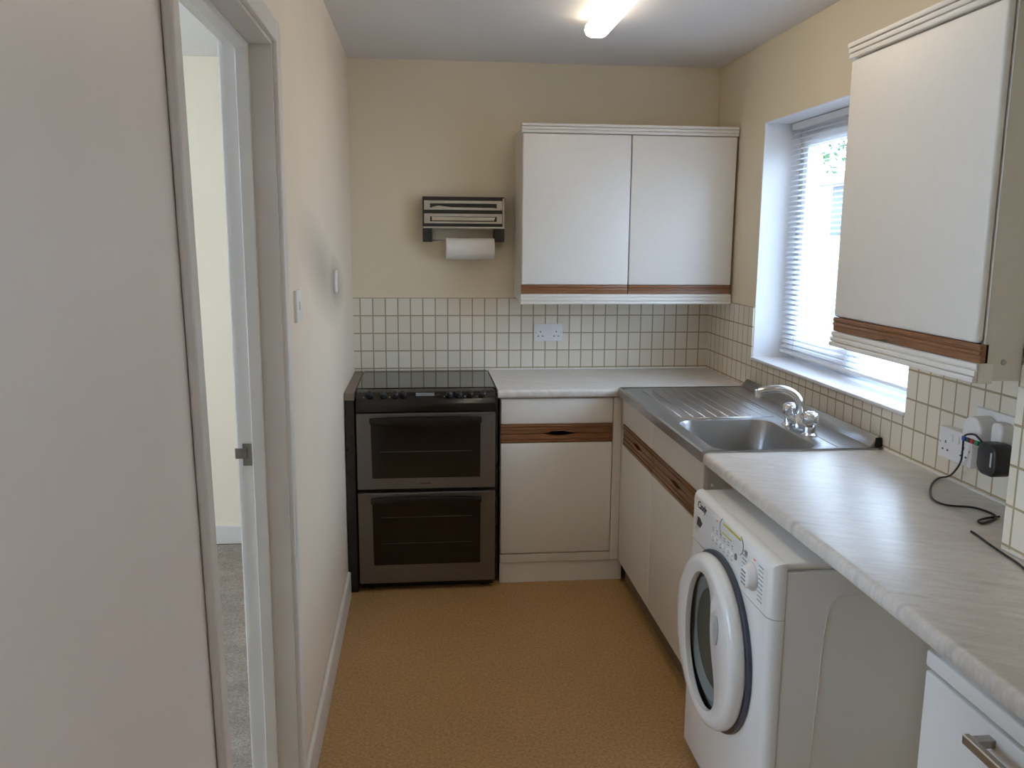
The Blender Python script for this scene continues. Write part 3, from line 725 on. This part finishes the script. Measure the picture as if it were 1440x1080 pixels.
# maker's word on the panel
cu = bpy.data.curves.new('lettering', 'FONT'); cu.body = 'Candy'; cu.size = .031; cu.shear = .35; cu.extrude = .0004; cu.align_x = 'LEFT'; cu.space_character = .92
to = bpy.data.objects.new('lettering_curve', cu); COL.objects.link(to)
bpy.context.view_layer.update()
me = bpy.data.meshes.new_from_object(to.evaluated_get(bpy.context.evaluated_depsgraph_get()))
COL.objects.unlink(to); bpy.data.objects.remove(to)
mt = Matrix(((0, 0, -1, XP-.0006), (-1, 0, 0, 2.312), (0, 1, 0, .805), (0, 0, 0, 1)))
me.transform(Matrix.Translation(-wm.location) @ mt); me.materials.clear(); me.materials.append(M['black_ink'])
lo = bpy.data.objects.new('lettering', me); COL.objects.link(lo); lo.parent = cp
for o in list(cp.children): o.location.z = -.012

# ---------------------------------------------------------------- foil and paper dispenser on the back wall
dx0, dx1 = .002, .396; DF = D-.082
fd = thing('foil_dispenser', (.2, D, 1.534), 'silver and dark wall dispenser for foil above the cooker', 'dispenser')
B(dx0, dx1, DF+.012, D-.001, 1.598, 1.748, bev=.003).build('housing', M['dark_steel'], fd)
f = MB()
for za, zb in ((1.686, 1.729), (1.622, 1.668)):
    mp = mapY(DF+.012); sa, sb = za+.009, zb-.013
    f.box(dx0+.008, dx1-.012, DF+.002, DF+.012, za, sa); f.box(dx0+.008, dx1-.012, DF+.004, DF+.012, sb, zb)
    f.box(dx0+.008, .038, DF+.003, DF+.012, sa, sb); f.box(.358, dx1-.012, DF+.003, DF+.012, sa, sb)
f.box(dx0+.002, dx1-.002, DF-.002, DF+.012, 1.598, 1.607, bev=.002); f.build('front_band', M['dispenser'], fd)
B(dx1-.010, dx1, DF, D-.02, 1.60, 1.742, bev=.002).build('side_cheek', M['dispenser'], fd)
f = MB(); f.prism([(.046, 1.635), (.345, 1.635), (.352, 1.652), (.046, 1.655)], mapY(DF+.012), 0, .006, bev=.002); f.build('foil_edge', M['foil'], fd)
f = MB(); f.prism([(.046, 1.695), (.345, 1.695), (.345, 1.6965), (.14, 1.698), (.08, 1.705), (.05, 1.700)], mapY(DF+.012), 0, .006); f.build('film_edge', M['foil'], fd)
for a, c in ((dx0, dx0+.048), (dx1-.050, dx1)): B(a, c, D-.078, D-.002, 1.534, 1.598, bev=.004).build('bracket', M['dark_steel'], fd)
f = MB(); f.tube([(dx0+.046, D-.062, 1.540), (dx1-.048, D-.062, 1.540)], .005, 12); f.build('rod', M['dispenser'], fd)
pr = thing('kitchen_roll', (.23, D-.062, 1.502), 'white kitchen paper roll hanging under the wall dispenser', 'kitchen roll')
f = MB(); f.lathe([(.022, 0), (.0495, .0), (.051, .002), (.051, .230), (.0495, .232), (.022, .232), (.022, 0)], (.114, D-.062, 1.5225-.020), 'X', 40, closed=False); f.build('paper', M['paper'], pr, smooth=True)
f = MB(); f.lathe([(.0195, .001), (.0215, .001), (.0215, .231), (.0195, .231), (.0195, .001)], (.114, D-.062, 1.5225-.020), 'X', 24, closed=False); f.build('core', M['filler_top'], pr, smooth=True)

# ---------------------------------------------------------------- sockets and switches
def slot(mb, mp, s, z, w_, h): mb.prism([(s-w_/2, z-h/2), (s+w_/2, z-h/2), (s+w_/2, z+h/2), (s-w_/2, z+h/2)], mp, 0, .0006)
def double_socket(mp, sc, zc, sgn, label, thick):
    o = thing('double_socket', mp(sc, zc, 0), label, 'socket')
    MB().prism([(sc-.073, zc-.043), (sc+.073, zc-.043), (sc+.073, zc+.043), (sc-.073, zc+.043)], mp, -.001, thick, bev=.003).build('plate', M['white_plastic'], o, smooth=True)
    m2 = lambda s, z, t: mp(s, z, t+thick)
    f = MB()
    for k in (-1, 1):
        c = sc+k*.040
        for ds, dz, w_, h_ in ((0, .004, .004, .008), (-.011, -.018, .007, .0045), (.011, -.018, .007, .0045)):
            f = MB(); slot(f, m2, c+ds, zc+dz, w_, h_); f.build('pin_slot', M['dark_plastic'], o)
    for k in (-1, 1):
        c = sc+k*.014
        f = MB(); f.prism([(c-.006, zc+.010), (c+.006, zc+.010), (c+.006, zc+.030), (c-.006, zc+.030)], m2, -.001, .003, bev=.001); f.build('switch', M['white_plastic'], o)
    for c in (sc-.064, sc+.064):
        f = MB(); slot(f, m2, c, zc, .004, .004); f.build('screw', M['grey_plastic'], o)
    return o
double_socket(mapY(D-.006), .626, 1.088, 1, 'white double socket on the back wall tiles under the cabinet', .009)
double_socket(mapX(XR-.006), 2.115, 1.008, 1, 'white double socket low on the tiles right of the window', .028)
def switch(mp, sc, zc, label, w_=.043):
    o = thing('light_switch', mp(sc, zc, 0), label, 'switch')
    MB().prism([(sc-w_, zc-.043), (sc+w_, zc-.043), (sc+w_, zc+.043), (sc-w_, zc+.043)], mp, -.001, .009, bev=.003).build('plate', M['white_plastic'], o, smooth=True)
    f = MB(); f.prism([(sc-.006, zc-.011), (sc+.006, zc-.011), (sc+.006, zc+.011), (sc-.006, zc+.011)], mp, .008, .0125, bev=.001); f.build('rocker', M['white_plastic'], o)
ml = lambda s, z, t: (XL+t, s, z)
switch(ml, 2.36, 1.370, 'white light switch on the left wall beside the doorway')
switch(ml, 3.395, 1.385, 'white cooker switch on the left wall by the grey patch', .030)

# plug-in bits right of the window
us = thing('wall_socket', (XR-.006, 1.985, 1.085), 'white socket plate behind the round plugs, above the double socket', 'socket')
MB().prism([(1.905, 1.042), (2.066, 1.042), (2.066, 1.128), (1.905, 1.128)], mapX(XR-.006), -.001, .010, bev=.003).build('plate', M['white_plastic'], us, smooth=True)
ad = thing('plug_adaptor', (XR-.05, 2.04, 1.07), 'rounded white plug in adaptor with coloured tabs beside the charger', 'adaptor')
f = MB(); pts = [(2.006+.036*math.cos(a), 1.082+.032*math.sin(a)) for a in [PI*k/16 for k in range(17)]]+[(1.970, 1.054), (2.042, 1.054)]
f.prism(pts, mapX(XR-.0165), 0, .050, bev=.006, seg=3); f.build('body', M['white_plastic'], ad, smooth=True)
for yy, c in ((2.032, 'blue'), (2.014, 'dark_plastic'), (1.998, 'red'), (1.980, 'green')):
    lbl(B(XR-.069, XR-.030, yy-.007, yy+.007, 1.044, 1.056, bev=.002).build('tab', M[c], ad), {'blue': 'blue tab', 'red': 'red tab', 'green': 'green tab', 'dark_plastic': 'black tab'}[c])
p2 = thing('plug', (XR-.03, 1.95, 1.07), 'white rounded plug in the socket nearest the wall pier', 'plug')
f = MB(); f.prism([(1.933+px, 1.084+pz) for px, pz in rrect(-.021, .021, -.030, .028, .014, 5)], mapX(XR-.0165), 0, .034, bev=.006, seg=3); f.build('body', M['white_plastic'], p2, smooth=True)
ch = thing('charger', (XR-.06, 1.98, 1.00), 'black plug in charger with trailing cable on the right worktop', 'charger')
f = MB(); f.prism([(1.907+px, 1.028+pz) for px, pz in rrect(-.036, .038, -.042, .040, .026, 6)], mapX(XR-.036), 0, .054, bev=.008, seg=3); f.build('body', M['dark_plastic'], ch, smooth=True)
B(XR-.0908, XR-.0895, 1.884, 1.890, 1.012, 1.048).build('label_strip', M['pale_grey'], ch)
f = MB(); f.tube([(1.385, 1.945, 1.060), (1.385, 1.975, 1.072), (1.390, 2.010, 1.066), (1.398, 2.038, 1.052), (1.405, 2.049, 1.02), (1.410, 2.058, .984), (1.420, 2.090, .950), (1.436, 2.140, .918), (1.425, 2.165, .9055), (1.385, 2.130, .9045), (1.335, 2.064, .9045), (1.293, 1.985, .9045), (1.297, 1.932, .9045), (1.352, 1.908, .9045), (1.367, 1.859, .9045), (1.355, 1.828, .9045), (1.325, 1.806, .9045), (1.295, 1.793, .9045), (1.300, 1.812, .9045), (1.335, 1.830, .9045), (1.370, 1.835, .9045)], .0026, 8, sub=8); f.build('cable', M['cable'], ch, smooth=True)
f = MB(); f.tube([(1.235, 1.742, .9045), (1.232, 1.715, .9045), (1.222, 1.660, .9045), (1.214, 1.60, .9045), (1.208, 1.55, .9045), (1.195, 1.50, .9045), (1.17, 1.40, .9045), (1.14, 1.25, .9045)], .0026, 8, sub=6)
tag(f.build('loose_cable', M['cable'], None, smooth=True), 'loose black cable end lying on worktop beside the wall pier', 'cable')

# ---------------------------------------------------------------- outside the windows
struct(B(XR+.3, 40, -10, 40, -.3, -.15).build('ground', M['concrete']), 'pale paving outside', 'ground')
nh = thing('neighbouring_house', (9, 13, -.15), 'grey neighbouring building glimpsed through the blind', 'building')
f = MB(); f.box(8, 14, 8, 16.4, -.15, 2.6); f.build('wall', M['render_wall'], nh)
f = MB(); f.prism([(7.7, 2.6), (14.3, 2.6), (11, 4.2)], lambda x, z, q: (x, q, z), 7.7, 16.7); f.build('roof', M['roof_tile'], nh)
struct(B(7.7, 7.85, 6, 30, -.15, 1.62).build('garden_wall', M['concrete']), 'pale garden wall outside', 'wall')
tr = thing('tree', (10.5, 19.5, -.15), 'green tree glimpsed through the top of the blind', 'tree')
f = MB(); f.tube([(10.5, 19.5, -.15), (10.55, 19.5, 1.5), (10.5, 19.45, 3.0)], [.16, .07], 10, sub=4); f.build('trunk', M['bark'], tr, smooth=True)
b = bmesh.new()
for k in range(900):
    d = Vector((random.gauss(0, 1), random.gauss(0, 1), random.gauss(0, 1))).normalized()*(random.random()**.4)
    p = Vector((10.5+d.x*1.5, 19.5+d.y*1.5, 4.0+d.z*1.5)); a = Vector((random.uniform(-1, 1), random.uniform(-1, 1), random.uniform(-1, 1))).normalized(); c = a.orthogonal().normalized()
    s = random.uniform(.07, .14)
    vs_ = [b.verts.new(p+a*s), b.verts.new(p+c*s*.5), b.verts.new(p-a*s), b.verts.new(p-c*s*.5)]; b.faces.new(vs_)
f = MB(); f._add(b); f.build('foliage', M['leaf'], tr)
